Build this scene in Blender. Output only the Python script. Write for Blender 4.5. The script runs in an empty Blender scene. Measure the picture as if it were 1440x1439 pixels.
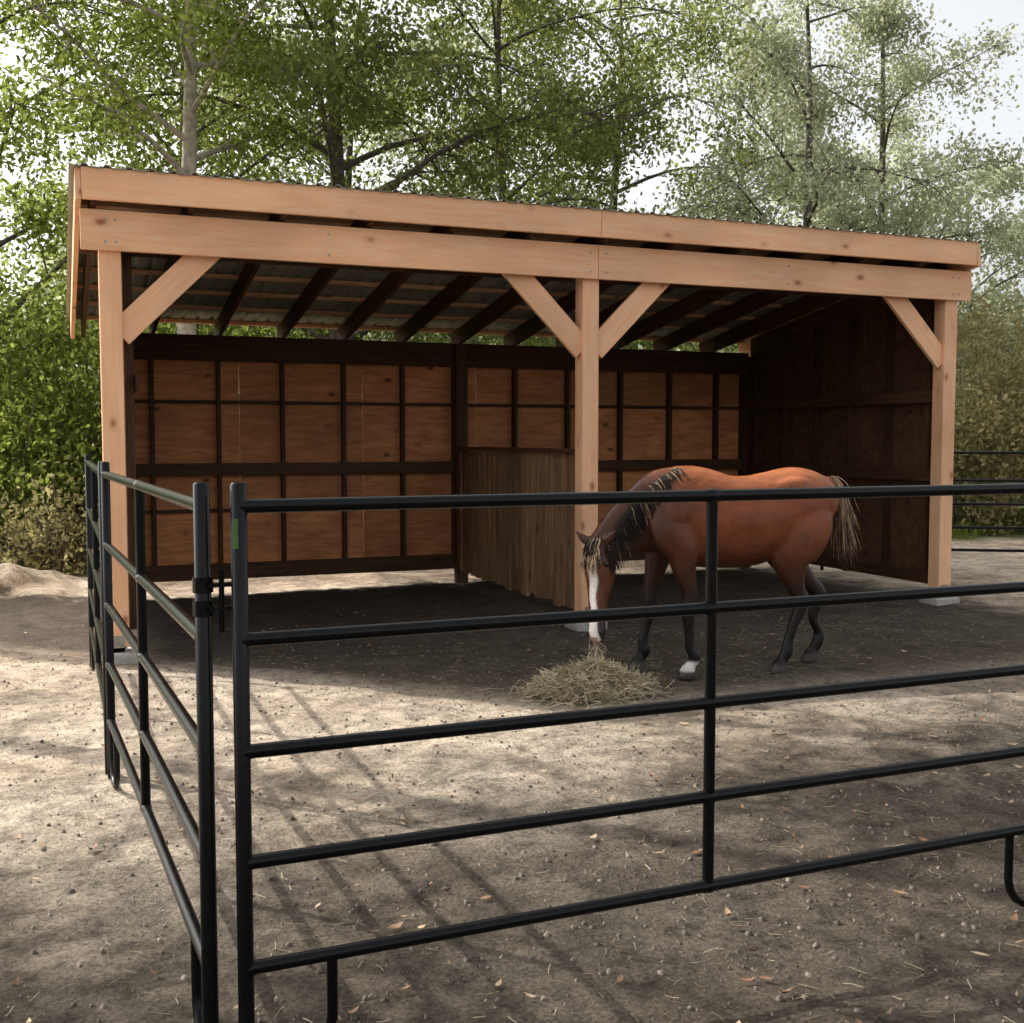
import bpy, math, random
import numpy as np
from mathutils import Vector, Matrix, noise, Euler
random.seed(7)
scene = bpy.context.scene
scene.view_settings.view_transform = 'Standard'
scene.view_settings.look = 'None'
scene.view_settings.exposure = 0
V = Vector

# ------------------------------------------------------------------ materials
def new_mat(name):
    m = bpy.data.materials.new(name); m.use_nodes = True
    nt = m.node_tree; nt.nodes.clear()
    out = nt.nodes.new('ShaderNodeOutputMaterial')
    return m, nt, out
def N(nt, t, **kw):
    n = nt.nodes.new(t)
    for k, v in kw.items():
        if k in n.inputs.keys(): n.inputs[k].default_value = v
        else: setattr(n, k, v)
    return n
def ramp(nt, stops, interp='LINEAR'):
    r = nt.nodes.new('ShaderNodeValToRGB'); cr = r.color_ramp; cr.interpolation = interp
    while len(cr.elements) < len(stops): cr.elements.new(0.5)
    for e, (p, c) in zip(cr.elements, stops):
        e.position = p; e.color = (c[0], c[1], c[2], 1) if not isinstance(c, (int, float)) else (c, c, c, 1)
    return r
def mixc(nt, a, b, f, mode='MIX'):
    m = nt.nodes.new('ShaderNodeMix'); m.data_type = 'RGBA'; m.blend_type = mode
    for sock, val in ((m.inputs[6], a), (m.inputs[7], b), (m.inputs[0], f)):
        if hasattr(val, 'links'): nt.links.new(val, sock)
        elif isinstance(val, (int, float)): sock.default_value = val if sock == m.inputs[0] else (val, val, val, 1)
        else: sock.default_value = (val[0], val[1], val[2], 1)
    return m.outputs[2]
def L(nt, a, b): nt.links.new(a, b)

def wood_mat(name, c1, c2, knot, rough=0.65, knots=True, var=0.25, spec=0.2, grain=1.0, streak=14):
    m, nt, out = new_mat(name)
    b = N(nt, 'ShaderNodeBsdfPrincipled', Roughness=rough); b.inputs['Specular IOR Level'].default_value = spec
    tc = N(nt, 'ShaderNodeTexCoord'); oi = N(nt, 'ShaderNodeObjectInfo')
    add = N(nt, 'ShaderNodeVectorMath', operation='MULTIPLY_ADD')
    cmb = N(nt, 'ShaderNodeCombineXYZ')
    for i in range(3): L(nt, oi.outputs['Random'], cmb.inputs[i])
    L(nt, cmb.outputs[0], add.inputs[0]); add.inputs[1].default_value = (37, 19, 53); L(nt, tc.outputs['Object'], add.inputs[2])
    mp = N(nt, 'ShaderNodeMapping'); mp.inputs['Scale'].default_value = (1.0, streak, streak); L(nt, add.outputs[0], mp.inputs[0])
    n1 = N(nt, 'ShaderNodeTexNoise', Scale=2.2 * grain, Detail=6, Roughness=0.6, Distortion=0.6); L(nt, mp.outputs[0], n1.inputs['Vector'])
    mp2 = N(nt, 'ShaderNodeMapping'); mp2.inputs['Scale'].default_value = (0.7, 1.5, 1.5); L(nt, add.outputs[0], mp2.inputs[0])
    n2 = N(nt, 'ShaderNodeTexNoise', Scale=1.5, Detail=4); L(nt, mp2.outputs[0], n2.inputs['Vector'])
    r1 = ramp(nt, [(0.35, 0), (0.62, 1)]); L(nt, n1.outputs[0], r1.inputs[0])
    r2 = ramp(nt, [(0.3, 0.8), (0.7, 1.08)]); L(nt, n2.outputs[0], r2.inputs[0])
    col = mixc(nt, c1, c2, r1.outputs[0])
    col = mixc(nt, col, r2.outputs[0], 1.0, 'MULTIPLY')
    rv = ramp(nt, [(0, 1 - var), (1, 1.0)]); L(nt, oi.outputs['Random'], rv.inputs[0])
    col = mixc(nt, col, rv.outputs[0], 1.0, 'MULTIPLY')
    if knots:
        mp3 = N(nt, 'ShaderNodeMapping'); mp3.inputs['Scale'].default_value = (2.4, 4.2, 4.2); L(nt, add.outputs[0], mp3.inputs[0])
        vo = N(nt, 'ShaderNodeTexVoronoi', Scale=1.0); L(nt, mp3.outputs[0], vo.inputs['Vector'])
        rk = ramp(nt, [(0.0, 1), (0.07, 0.8), (0.11, 0.25), (0.2, 0)]); L(nt, vo.outputs['Distance'], rk.inputs[0])
        col = mixc(nt, col, knot, rk.outputs[0])
    L(nt, col, b.inputs['Base Color'])
    bp = N(nt, 'ShaderNodeBump', Strength=0.25, Distance=0.004); L(nt, n1.outputs[0], bp.inputs['Height']); L(nt, bp.outputs[0], b.inputs['Normal'])
    L(nt, b.outputs[0], out.inputs[0]); return m

M_fir = wood_mat('fresh_fir', (0.98, 0.62, 0.38), (0.96, 0.52, 0.29), (0.36, 0.12, 0.05), var=0.06)
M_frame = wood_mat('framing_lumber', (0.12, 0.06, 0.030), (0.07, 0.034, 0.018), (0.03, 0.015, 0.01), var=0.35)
M_ply = wood_mat('plywood', (0.84, 0.37, 0.155), (0.58, 0.23, 0.09), (0.06, 0.02, 0.01), var=0.30, streak=6, grain=1.4)
M_part = wood_mat('partition_boards', (0.46, 0.28, 0.155), (0.23, 0.13, 0.07), (0.07, 0.035, 0.02), var=0.5)
M_purl = wood_mat('purlin_lumber', (0.85, 0.55, 0.35), (0.65, 0.38, 0.22), (0.1, 0.05, 0.03), var=0.3)

def simple(name, col, rough=0.5, metal=0.0, spec=0.5, nscale=20, amt=0.2, bump=0.0):
    m, nt, out = new_mat(name)
    b = N(nt, 'ShaderNodeBsdfPrincipled', Roughness=rough, Metallic=metal); b.inputs['Specular IOR Level'].default_value = spec
    tc = N(nt, 'ShaderNodeTexCoord')
    n = N(nt, 'ShaderNodeTexNoise', Scale=nscale, Detail=5); L(nt, tc.outputs['Object'], n.inputs['Vector'])
    r = ramp(nt, [(0.3, 1 - amt), (0.7, 1 + amt)]); L(nt, n.outputs[0], r.inputs[0])
    L(nt, mixc(nt, col, r.outputs[0], 1.0, 'MULTIPLY'), b.inputs['Base Color'])
    if bump:
        bp = N(nt, 'ShaderNodeBump', Strength=bump, Distance=0.01); L(nt, n.outputs[0], bp.inputs['Height']); L(nt, bp.outputs[0], b.inputs['Normal'])
    L(nt, b.outputs[0], out.inputs[0]); return m
M_tube = simple('black_enamel_tube', (0.004, 0.0045, 0.005), rough=0.24, spec=0.22, nscale=30, amt=0.3, bump=0.04)
M_conc = simple('concrete', (0.42, 0.40, 0.36), rough=0.9, nscale=25, amt=0.25, bump=0.4)
M_roof = simple('ribbed_metal', (0.30, 0.33, 0.29), rough=0.5, metal=0.2, nscale=3, amt=0.25)
M_zinc = simple('zinc_hardware', (0.35, 0.34, 0.32), rough=0.45, metal=0.8)
M_green = simple('green_tag', (0.07, 0.16, 0.03), rough=0.5)

def attr_mat(name, attr, rough=0.5, spec=0.3, ncol=0.25, nscale=30, stretch=(1, 1, 1)):
    m, nt, out = new_mat(name)
    b = N(nt, 'ShaderNodeBsdfPrincipled'); b.inputs['Specular IOR Level'].default_value = spec
    a = N(nt, 'ShaderNodeAttribute', attribute_name=attr); tc = N(nt, 'ShaderNodeTexCoord')
    mp = N(nt, 'ShaderNodeMapping'); mp.inputs['Scale'].default_value = stretch; L(nt, tc.outputs['Object'], mp.inputs[0])
    n = N(nt, 'ShaderNodeTexNoise', Scale=nscale, Detail=6, Roughness=0.65); L(nt, mp.outputs[0], n.inputs['Vector'])
    r = ramp(nt, [(0.3, 1 - ncol), (0.7, 1 + ncol)]); L(nt, n.outputs[0], r.inputs[0])
    nf = N(nt, 'ShaderNodeTexNoise', Scale=140, Detail=3, Roughness=0.7); mp2 = N(nt, 'ShaderNodeMapping'); mp2.inputs['Scale'].default_value = (.35, 1, .5); L(nt, tc.outputs['Object'], mp2.inputs[0]); L(nt, mp2.outputs[0], nf.inputs['Vector'])
    rf = ramp(nt, [(0.3, 0.82), (0.7, 1.18)]); L(nt, nf.outputs[0], rf.inputs[0])
    c = mixc(nt, a.outputs['Color'], r.outputs[0], 1.0, 'MULTIPLY'); c = mixc(nt, c, rf.outputs[0], 1.0, 'MULTIPLY')
    L(nt, c, b.inputs['Base Color'])
    rr = ramp(nt, [(0.3, rough - .08), (0.7, rough + .12)]); L(nt, n.outputs[0], rr.inputs[0]); L(nt, rr.outputs[0], b.inputs['Roughness'])
    bp = N(nt, 'ShaderNodeBump', Strength=0.3, Distance=0.012); L(nt, n.outputs[0], bp.inputs['Height'])
    bp2 = N(nt, 'ShaderNodeBump', Strength=0.25, Distance=0.002); L(nt, nf.outputs[0], bp2.inputs['Height']); L(nt, bp.outputs[0], bp2.inputs['Normal'])
    L(nt, bp2.outputs[0], b.inputs['Normal'])
    L(nt, b.outputs[0], out.inputs[0]); return m

def leaf_mat(name, dark, light, trans, tf=0.5):
    m, nt, out = new_mat(name)
    a = N(nt, 'ShaderNodeAttribute', attribute_name='rnd')
    r = ramp(nt, [(0, dark), (0.7, light), (0.97, light), (1.0, (light[0] * 2.0, light[1] * 1.3, light[2]))]); L(nt, a.outputs['Fac'], r.inputs[0])
    d = N(nt, 'ShaderNodeBsdfDiffuse'); t = N(nt, 'ShaderNodeBsdfTranslucent')
    L(nt, r.outputs[0], d.inputs[0])
    L(nt, mixc(nt, r.outputs[0], trans, 0.8), t.inputs[0])
    mx = N(nt, 'ShaderNodeMixShader'); mx.inputs[0].default_value = tf; L(nt, d.outputs[0], mx.inputs[1]); L(nt, t.outputs[0], mx.inputs[2])
    L(nt, mx.outputs[0], out.inputs[0]); return m
M_leafL = leaf_mat('leaves_lush', (0.018, 0.034, 0.010), (0.088, 0.125, 0.030), (0.42, 0.48, 0.10))
M_leafM = leaf_mat('leaves_willow', (0.026, 0.040, 0.016), (0.105, 0.13, 0.046), (0.42, 0.46, 0.14))
M_leafR = leaf_mat('leaves_pale_haze', (0.11, 0.135, 0.085), (0.32, 0.35, 0.23), (0.64, 0.66, 0.42))  # haze over the right and far trees put into paler leaf colours
M_leafB = leaf_mat('leaves_brownish', (0.07, 0.065, 0.035), (0.28, 0.25, 0.13), (0.50, 0.44, 0.19))
M_bark = simple('bark', (0.10, 0.085, 0.07), rough=0.9, nscale=12, amt=0.45, bump=0.6)
M_barkp = simple('bark_pale', (0.36, 0.32, 0.26), rough=0.9, nscale=9, amt=0.4, bump=0.5)

# ------------------------------------------------------------------ mesh helpers
class MB:
    def __init__(s): s.v = []; s.f = []; s.m = []
    def add(s, vs, fs, mi=0):
        o = len(s.v); s.v += [tuple(p) for p in vs]
        for f in fs: s.f.append([i + o for i in f]); s.m.append(mi)
    def box(s, lo, hi, mi=0):
        x0, y0, z0 = lo; x1, y1, z1 = hi
        s.add([(x0,y0,z0),(x1,y0,z0),(x1,y1,z0),(x0,y1,z0),(x0,y0,z1),(x1,y0,z1),(x1,y1,z1),(x0,y1,z1)],
              [(0,3,2,1),(4,5,6,7),(0,1,5,4),(1,2,6,5),(2,3,7,6),(3,0,4,7)], mi)
    def tube(s, pts, r, n=12, mi=0, caps=True):
        pts = [V(p) for p in pts]; k = len(pts)
        if not isinstance(r, (list, tuple)): r = [r] * k
        ts = []
        for i in range(k):
            a = pts[max(i-1, 0)]; b = pts[min(i+1, k-1)]; ts.append((b - a).normalized())
        ref = V((0, 0, 1)) if abs(ts[0].z) < 0.9 else V((1, 0, 0))
        u = ts[0].cross(ref).normalized(); vs = []
        for i in range(k):
            u = (u - ts[i] * u.dot(ts[i])).normalized(); w = ts[i].cross(u)
            for j in range(n):
                a = 2 * math.pi * j / n; vs.append(pts[i] + (u * math.cos(a) + w * math.sin(a)) * r[i])
        fs = []
        for i in range(k - 1):
            for j in range(n):
                a = i * n + j; b = i * n + (j + 1) % n; fs.append((a, b, b + n, a + n))
        if caps: fs.append(tuple(reversed(range(n)))); fs.append(tuple(range((k-1)*n, k*n)))
        s.add(vs, fs, mi)
    def obj(s, name, mats, parent=None, smooth=False, bevel=0):
        me = bpy.data.meshes.new(name); me.from_pydata(s.v, [], s.f)
        for m in mats: me.materials.append(m)
        me.polygons.foreach_set('material_index', s.m)
        if smooth: me.polygons.foreach_set('use_smooth', [True] * len(s.f))
        me.update(); o = bpy.data.objects.new(name, me); scene.collection.objects.link(o)
        if parent: o.parent = parent
        if smooth:
            try: me.set_sharp_from_angle(angle=math.radians(50))
            except Exception: pass
        if bevel:
            b = o.modifiers.new('b', 'BEVEL'); b.width = bevel; b.segments = 2
        return o
def empty(name):
    e = bpy.data.objects.new(name, None); scene.collection.objects.link(e); return e
def board(name, p0, p1, w, t, mat, parent, up=(0, 0, 1), bevel=0.004):
    p0 = V(p0); p1 = V(p1); x = (p1 - p0); Ln = x.length; x.normalize(); up = V(up)
    z = (up - x * up.dot(x)).normalized(); y = z.cross(x)
    mb = MB(); mb.box((-Ln/2, -t/2, -w/2), (Ln/2, t/2, w/2))
    o = mb.obj(name, [mat], parent, bevel=bevel)
    M = Matrix((x, y, z)).transposed().to_4x4(); M.translation = (p0 + p1) / 2
    o.matrix_world = M; return o

def np_mesh(name, verts, quads, mats, midx, rnd=None, smooth=None):
    me = bpy.data.meshes.new(name); nv = len(verts); nf = len(quads)
    me.vertices.add(nv); me.vertices.foreach_set('co', np.asarray(verts, np.float32).ravel())
    me.loops.add(nf * 4); me.polygons.add(nf)
    me.loops.foreach_set('vertex_index', np.asarray(quads, np.int32).ravel())
    me.polygons.foreach_set('loop_start', np.arange(0, nf * 4, 4, dtype=np.int32))
    me.update(calc_edges=True)
    for m in mats: me.materials.append(m)
    me.polygons.foreach_set('material_index', np.asarray(midx, np.int32))
    if smooth is not None: me.polygons.foreach_set('use_smooth', smooth)
    if rnd is not None:
        a = me.attributes.new('rnd', 'FLOAT', 'FACE'); a.data.foreach_set('value', np.asarray(rnd, np.float32))
    me.validate(); me.update()
    o = bpy.data.objects.new(name, me); scene.collection.objects.link(o); return o

# ------------------------------------------------------------------ camera
cam_d = bpy.data.cameras.new('camera'); cam = bpy.data.objects.new('camera', cam_d); scene.collection.objects.link(cam)
cam.location = (0, 0, 1.67); cam.rotation_euler = (math.radians(90 - 3.7), 0, math.radians(-22))
cam_d.sensor_width = 36; cam_d.lens = 39.5; cam_d.clip_end = 2000; cam_d.clip_start = 0.05
scene.camera = cam

# ------------------------------------------------------------------ light
sdir = V((-0.80, 0.78, 1.0)).normalized()
elev = math.asin(sdir.z); az = math.atan2(sdir.x, sdir.y)
sl = bpy.data.lights.new('sun', 'SUN'); sl.energy = 5.0; sl.angle = math.radians(0.5); sl.color = (1.0, 0.96, 0.88)
so = bpy.data.objects.new('sun', sl); scene.collection.objects.link(so)
so.rotation_euler = (-sdir).to_track_quat('-Z', 'Y').to_euler(); so.location = (-20, 20, 30)
w = bpy.data.worlds.new('World'); scene.world = w; w.use_nodes = True; nt = w.node_tree
bg = nt.nodes['Background']; sky = nt.nodes.new('ShaderNodeTexSky'); sky.sky_type = 'NISHITA'; sky.sun_disc = False
sky.sun_elevation = elev; sky.sun_rotation = az % (2 * math.pi); sky.air_density = 1.0; sky.dust_density = 5.0; sky.ozone_density = 0.6
hs = nt.nodes.new('ShaderNodeHueSaturation'); hs.inputs['Saturation'].default_value = 0.15; hs.inputs['Value'].default_value = 1.95
nt.links.new(sky.outputs[0], hs.inputs['Color']); nt.links.new(hs.outputs[0], bg.inputs[0]); bg.inputs[1].default_value = 0.15

# ------------------------------------------------------------------ ground
def gh(x, y):
    z = noise.fractal(V((x * 0.5, y * 0.5, 0)), 1.0, 2.0, 4) * 0.02
    z += noise.fractal(V((x * 3.1, y * 3.1, 4)), 0.8, 2.0, 3) * 0.014
    if x < 1.0 and 10.5 < y < 16:
        z += 0.34 * math.exp(-((x + 0.75) / 0.9) ** 2 - ((y - 13.2) / 0.9) ** 2) * (1 + 0.5 * noise.noise(V((x * 3, y * 3, 1))))
    return z
def axis(lo, hi, step, far):
    a = list(np.arange(lo, hi, step)); s = step; p = lo; pre = []
    while p > -far: s *= 1.35; p -= s; pre.append(p)
    s = step; p = a[-1]; post = []
    while p < far: s *= 1.35; p += s; post.append(p)
    return pre[::-1] + a + post
xs = axis(-2, 11, 0.05, 400); ys = axis(1.5, 14.5, 0.05, 400)
nx, ny = len(xs), len(ys)
gv = np.array([(x, y, gh(x, y) if abs(x) < 40 and abs(y) < 50 else 0) for y in ys for x in xs])
ii = np.arange(nx - 1)[None, :] + nx * np.arange(ny - 1)[:, None]; ii = ii.ravel()
gq = np.stack([ii, ii + 1, ii + 1 + nx, ii + nx], 1)
m, nt, out = new_mat('dirt_ground')
b = N(nt, 'ShaderNodeBsdfPrincipled', Roughness=0.95); b.inputs['Specular IOR Level'].default_value = 0.1
geo = N(nt, 'ShaderNodeNewGeometry')
def nz(scale, detail=6, rough=0.6, dist=0.0):
    n = N(nt, 'ShaderNodeTexNoise', Scale=scale, Detail=detail, Roughness=rough, Distortion=dist); L(nt, geo.outputs['Position'], n.inputs['Vector']); return n
n1 = nz(0.7, 5); n2 = nz(9, 8, 0.7); n3 = nz(60, 6, 0.7); n4 = nz(2.5, 6, 0.65, 0.5)
r1 = ramp(nt, [(0.35, (0.52, 0.41, 0.305)), (0.65, (0.72, 0.60, 0.47))]); L(nt, n1.outputs[0], r1.inputs[0])
r2 = ramp(nt, [(0.33, 0.5), (0.5, 1.0), (0.68, 1.25)]); L(nt, n2.outputs[0], r2.inputs[0])
r3 = ramp(nt, [(0.35, 0.55), (0.5, 1.0), (0.66, 1.4)]); L(nt, n3.outputs[0], r3.inputs[0])
r4 = ramp(nt, [(0.38, 0.6), (0.6, 1.05)]); L(nt, n4.outputs[0], r4.inputs[0])
c = mixc(nt, r1.outputs[0], r2.outputs[0], 1.0, 'MULTIPLY'); c = mixc(nt, c, r3.outputs[0], 1.0, 'MULTIPLY'); c = mixc(nt, c, r4.outputs[0], 1.0, 'MULTIPLY')
sx = N(nt, 'ShaderNodeSeparateXYZ'); L(nt, geo.outputs['Position'], sx.inputs[0])
def M2(op, a, b_=None, c_=None):
    n = N(nt, 'ShaderNodeMath', operation=op)
    for i, v_ in enumerate((a, b_, c_)):
        if v_ is None: continue
        if hasattr(v_, 'links'): L(nt, v_, n.inputs[i])
        else: n.inputs[i].default_value = v_
    return n.outputs[0]
def MR(v_, a, b_, lo=0.0, hi=1.0):
    n = N(nt, 'ShaderNodeMapRange'); n.interpolation_type = 'SMOOTHSTEP'; L(nt, v_, n.inputs[0]); n.inputs[1].default_value = a; n.inputs[2].default_value = b_; n.inputs[3].default_value = lo; n.inputs[4].default_value = hi; return n.outputs[0]
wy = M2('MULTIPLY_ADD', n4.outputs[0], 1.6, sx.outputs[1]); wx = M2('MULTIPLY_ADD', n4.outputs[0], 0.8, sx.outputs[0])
# leaf litter plus painted shade in the yard front, painted paler where sunlit
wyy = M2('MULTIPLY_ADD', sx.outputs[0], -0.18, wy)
litter_shade = MR(wyy, 4.0, 7.0, 0.20, 1.0); c = mixc(nt, c, litter_shade, 1.0, 'MULTIPLY')
# damp, trampled soil under the roof; its cast shadow in front painted dark
shadow_edge = M2('ADD', wy, sx.outputs[0])
damp_shade = M2('MULTIPLY', M2('MULTIPLY', MR(shadow_edge, 9.6, 10.6), MR(wx, 9.6, 8.6)), M2('MULTIPLY', MR(wy, 6.5, 7.5), MR(wy, 13.3, 12.9)))
c = mixc(nt, c, (0.046, 0.036, 0.029), M2('MULTIPLY', damp_shade, 0.88))
vo = N(nt, 'ShaderNodeTexVoronoi', Scale=45.0); L(nt, geo.outputs['Position'], vo.inputs['Vector'])
rv = ramp(nt, [(0.0, 1), (0.15, 1), (0.22, 0)]); L(nt, vo.outputs['Distance'], rv.inputs[0])
rvc = ramp(nt, [(0.3, (0.05, 0.04, 0.03)), (1.0, (0.24, 0.20, 0.155))]); L(nt, vo.outputs['Color'], rvc.inputs[0])
c = mixc(nt, c, rvc.outputs[0], M2('MULTIPLY', rv.outputs[0], 0.35))
ma = M2('MULTIPLY_ADD', n1.outputs[0], 4.0, sx.outputs[1])
gr = ramp(nt, [(0.3, (0.06, 0.09, 0.025)), (0.7, (0.16, 0.19, 0.06))]); L(nt, n2.outputs[0], gr.inputs[0])
c = mixc(nt, c, gr.outputs[0], MR(ma, 15.8, 17.2))
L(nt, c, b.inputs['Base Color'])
hh = mixc(nt, n2.outputs[0], n3.outputs[0], 0.4)
bp = N(nt, 'ShaderNodeBump', Strength=1.0, Distance=0.055); L(nt, hh, bp.inputs['Height'])
bp2 = N(nt, 'ShaderNodeBump', Strength=0.4, Distance=0.01); L(nt, rv.outputs[0], bp2.inputs['Height']); L(nt, bp.outputs[0], bp2.inputs['Normal'])
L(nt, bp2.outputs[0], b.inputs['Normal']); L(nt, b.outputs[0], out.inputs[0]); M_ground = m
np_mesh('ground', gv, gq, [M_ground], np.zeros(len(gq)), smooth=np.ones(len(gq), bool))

# ------------------------------------------------------------------ shelter
S = empty('horse_shelter')
XL, XC, XR = 0.39, 4.30, 8.28
YF, YB = 8.90, 12.35
SL = -0.155
def rz(y, z0): return z0 + SL * (y - 8.8)
for k, x in enumerate((XL, XC, XR)):
    board('front_post_%d' % (k+1), (x, YF, 0.11), (x, YF, 3.30), 0.155, 0.155, M_fir, S, up=(1, 0, 0), bevel=0.006)
    mb = MB(); mb.box((x - 0.15, YF - 0.14, -0.05), (x + 0.15, YF + 0.14, 0.075)); mb.obj('concrete_footing_%d' % (k+1), [M_conc], S, bevel=0.02)
    mb = MB(); mb.box((x - 0.045, YF - 0.086, 0.07), (x + 0.045, YF - 0.080, 0.2)); mb.box((x - 0.06, YF - 0.086, 0.076), (x + 0.06, YF + 0.06, 0.108))
    mb.tube([(x, YF - 0.10, 0.13), (x, YF - 0.08, 0.13)], 0.012, 6); mb.tube([(x, YF - 0.10, 0.175), (x, YF - 0.08, 0.175)], 0.012, 6)
    mb.obj('post_bracket_%d' % (k+1), [M_zinc], S)
yb = 8.795
board('header_beam_left', (0.19, yb, 3.185), (4.345, yb, 3.185), 0.29, 0.042, M_fir, S)
board('header_beam_right', (4.349, yb, 3.185), (8.48, yb, 3.185), 0.29, 0.042, M_fir, S)
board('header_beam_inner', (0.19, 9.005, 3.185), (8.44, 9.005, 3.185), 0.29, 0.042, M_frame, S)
board('fascia_left', (0.20, 8.665, 3.485), (4.31, 8.665, 3.485), 0.225, 0.04, M_fir, S)
board('fascia_right', (4.314, 8.665, 3.485), (8.42, 8.665, 3.485), 0.225, 0.04, M_fir, S)
for nm, x in (('rake_board_left', 0.178), ('rake_board_right', 8.442)):
    board(nm, (x, 8.642, rz(8.642, 3.455)), (x, 12.80, rz(12.80, 3.455)), 0.235, 0.04, M_fir, S)
def brace(nm, xp, sg):
    board(nm, (xp - sg * 0.02, 8.875, 2.44), (xp + sg * 0.74, 8.875, 3.20), 0.195, 0.042, M_fir, S)
brace('knee_brace_1', XL + 0.075, 1); brace('knee_brace_2', XC - 0.075, -1); brace('knee_brace_3', XC + 0.075, 1); brace('knee_brace_4', XR - 0.075, -1)
mb = MB()
for x in (0.36, 0.43, 2.0, 4.27, 4.42, 6.3, 8.24, 8.32):
    for z in (3.10, 3.26): mb.tube([(x, yb - 0.028, z), (x, yb - 0.018, z)], 0.009, 6)
mb.obj('header_bolts', [M_zinc], S)
k = 0; x = 0.28
while x < 8.4:
    k += 1
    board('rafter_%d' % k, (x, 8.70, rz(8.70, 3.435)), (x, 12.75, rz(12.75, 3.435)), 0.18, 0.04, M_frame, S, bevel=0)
    x += 0.684
for k in range(8):
    y = 8.76 + k * 0.565
    board('purlin_%d' % (k+1), (0.21, y, rz(y, 3.549)), (8.41, y, rz(y, 3.549)), 0.036, 0.088, M_purl, S, bevel=0)
prof = []; x = 0.12
while x < 8.42:
    prof += [(x, 0), (x + 0.075, 0), (x + 0.09, 0.018), (x + 0.12, 0.018), (x + 0.135, 0)]; x += 0.152
mb = MB(); vs = []; n = len(prof)
for y in (8.62, 12.90):
    for (px, pz) in prof: vs.append((px, y, rz(y, 3.570) + pz))
mb.add(vs, [(i, i + 1, n + i + 1, n + i) for i in range(n - 1)])
o = mb.obj('metal_roofing', [M_roof], S); sm = o.modifiers.new('s', 'SOLIDIFY'); sm.thickness = 0.003
YW = YB
panes = [0.47 + 1.365 * i for i in range(6)] + [8.24]
zrows = [(0.22, 0.90), (0.905, 2.06), (2.065, 2.76)]
k = 0
for (z0, z1) in zrows:
    for i in range(6):
        k += 1; x0, x1 = panes[i] + 0.003, panes[i + 1] - 0.003
        board('back_plywood_%d' % k, (x0, YW + 0.075, (z0 + z1) / 2), (x1, YW + 0.075, (z0 + z1) / 2), z1 - z0, 0.014, M_ply, S, bevel=0)
k = 0
for x in (0.50, 0.93, 1.61, 2.29, 2.97, 3.65, 4.27, 4.37, 5.03, 5.72, 6.43, 7.12, 7.80, 8.20):
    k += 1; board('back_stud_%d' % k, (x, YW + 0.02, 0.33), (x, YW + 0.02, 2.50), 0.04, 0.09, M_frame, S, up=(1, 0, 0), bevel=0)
for nm, z, ww, yy in (('back_sill', 0.245, 0.17, YW), ('back_girt', 1.345, 0.13, YW - 0.012), ('back_girt_low', 0.90, 0.035, YW + 0.04), ('back_girt_high', 2.063, 0.035, YW + 0.04), ('back_top_beam', 2.63, 0.27, YW - 0.03)):
    board(nm, (0.46, yy, z), (8.24, yy, z), ww, 0.045, M_frame, S, bevel=0.003)
board('back_mid_post', (4.32, YW - 0.08, 0.0), (4.32, YW - 0.08, 2.75), 0.14, 0.10, M_frame, S, up=(1, 0, 0))
for nm, x in (('back_post_left', 0.53), ('back_post_right', 8.24)):
    board(nm, (x, YW + 0.0, 0.0), (x, YW + 0.0, 2.72), 0.14, 0.12, M_frame, S, up=(1, 0, 0))
def side_wall(nm, x, inner, mat, zt=3.33):
    mb = MB(); y0, y1 = 8.985, 12.42
    for (a, bb) in ((y0, 10.2), (10.206, 11.42), (11.426, y1)):
        mb.add([(x, a, .18), (x, bb, .18), (x, bb, rz(bb, zt)), (x, a, rz(a, zt)), (x + .014, a, .18), (x + .014, bb, .18), (x + .014, bb, rz(bb, zt)), (x + .014, a, rz(a, zt))],
               [(0, 1, 2, 3), (7, 6, 5, 4), (0, 4, 5, 1), (1, 5, 6, 2), (2, 6, 7, 3), (3, 7, 4, 0)])
    mb.obj(nm, [mat], S)
    for i in range(6):
        y = 9.1 + i * 0.62; board('%s_stud_%d' % (nm, i), (x - inner * 0.045, y, 0.2), (x - inner * 0.045, y, rz(y, 3.3)), 0.04, 0.085, M_frame, S, up=(0, 1, 0), bevel=0)
    for z in (0.25, 1.3, 2.1):
        board('%s_girt_%d' % (nm, int(z * 10)), (x - inner * 0.105, y0, z), (x - inner * 0.105, y1, z), 0.12, 0.03, M_frame, S, bevel=0)
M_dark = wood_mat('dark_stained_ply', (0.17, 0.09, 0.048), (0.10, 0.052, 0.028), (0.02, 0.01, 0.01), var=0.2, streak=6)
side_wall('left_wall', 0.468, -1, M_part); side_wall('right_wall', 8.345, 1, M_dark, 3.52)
y = 9.06; k = 0
while y < 12.22:
    k += 1; board('partition_board_%d' % k, (XC + random.uniform(-.008, .008), y, 0.14 + random.uniform(-.03, .03)), (XC, y + random.uniform(-.004, .004), 1.53), 0.124, 0.036, M_part, S, up=(0, 1, 0), bevel=0.003)
    y += 0.15
board('partition_cap', (XC, 8.98, 1.56), (XC, 12.28, 1.56), 0.045, 0.14, M_frame, S)
board('partition_base', (XC + 0.045, 8.98, 0.30), (XC + 0.045, 12.28, 0.30), 0.14, 0.036, M_frame, S)
board('partition_rail', (XC + 0.045, 8.98, 1.30), (XC + 0.045, 12.28, 1.30), 0.14, 0.036, M_frame, S)

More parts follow.
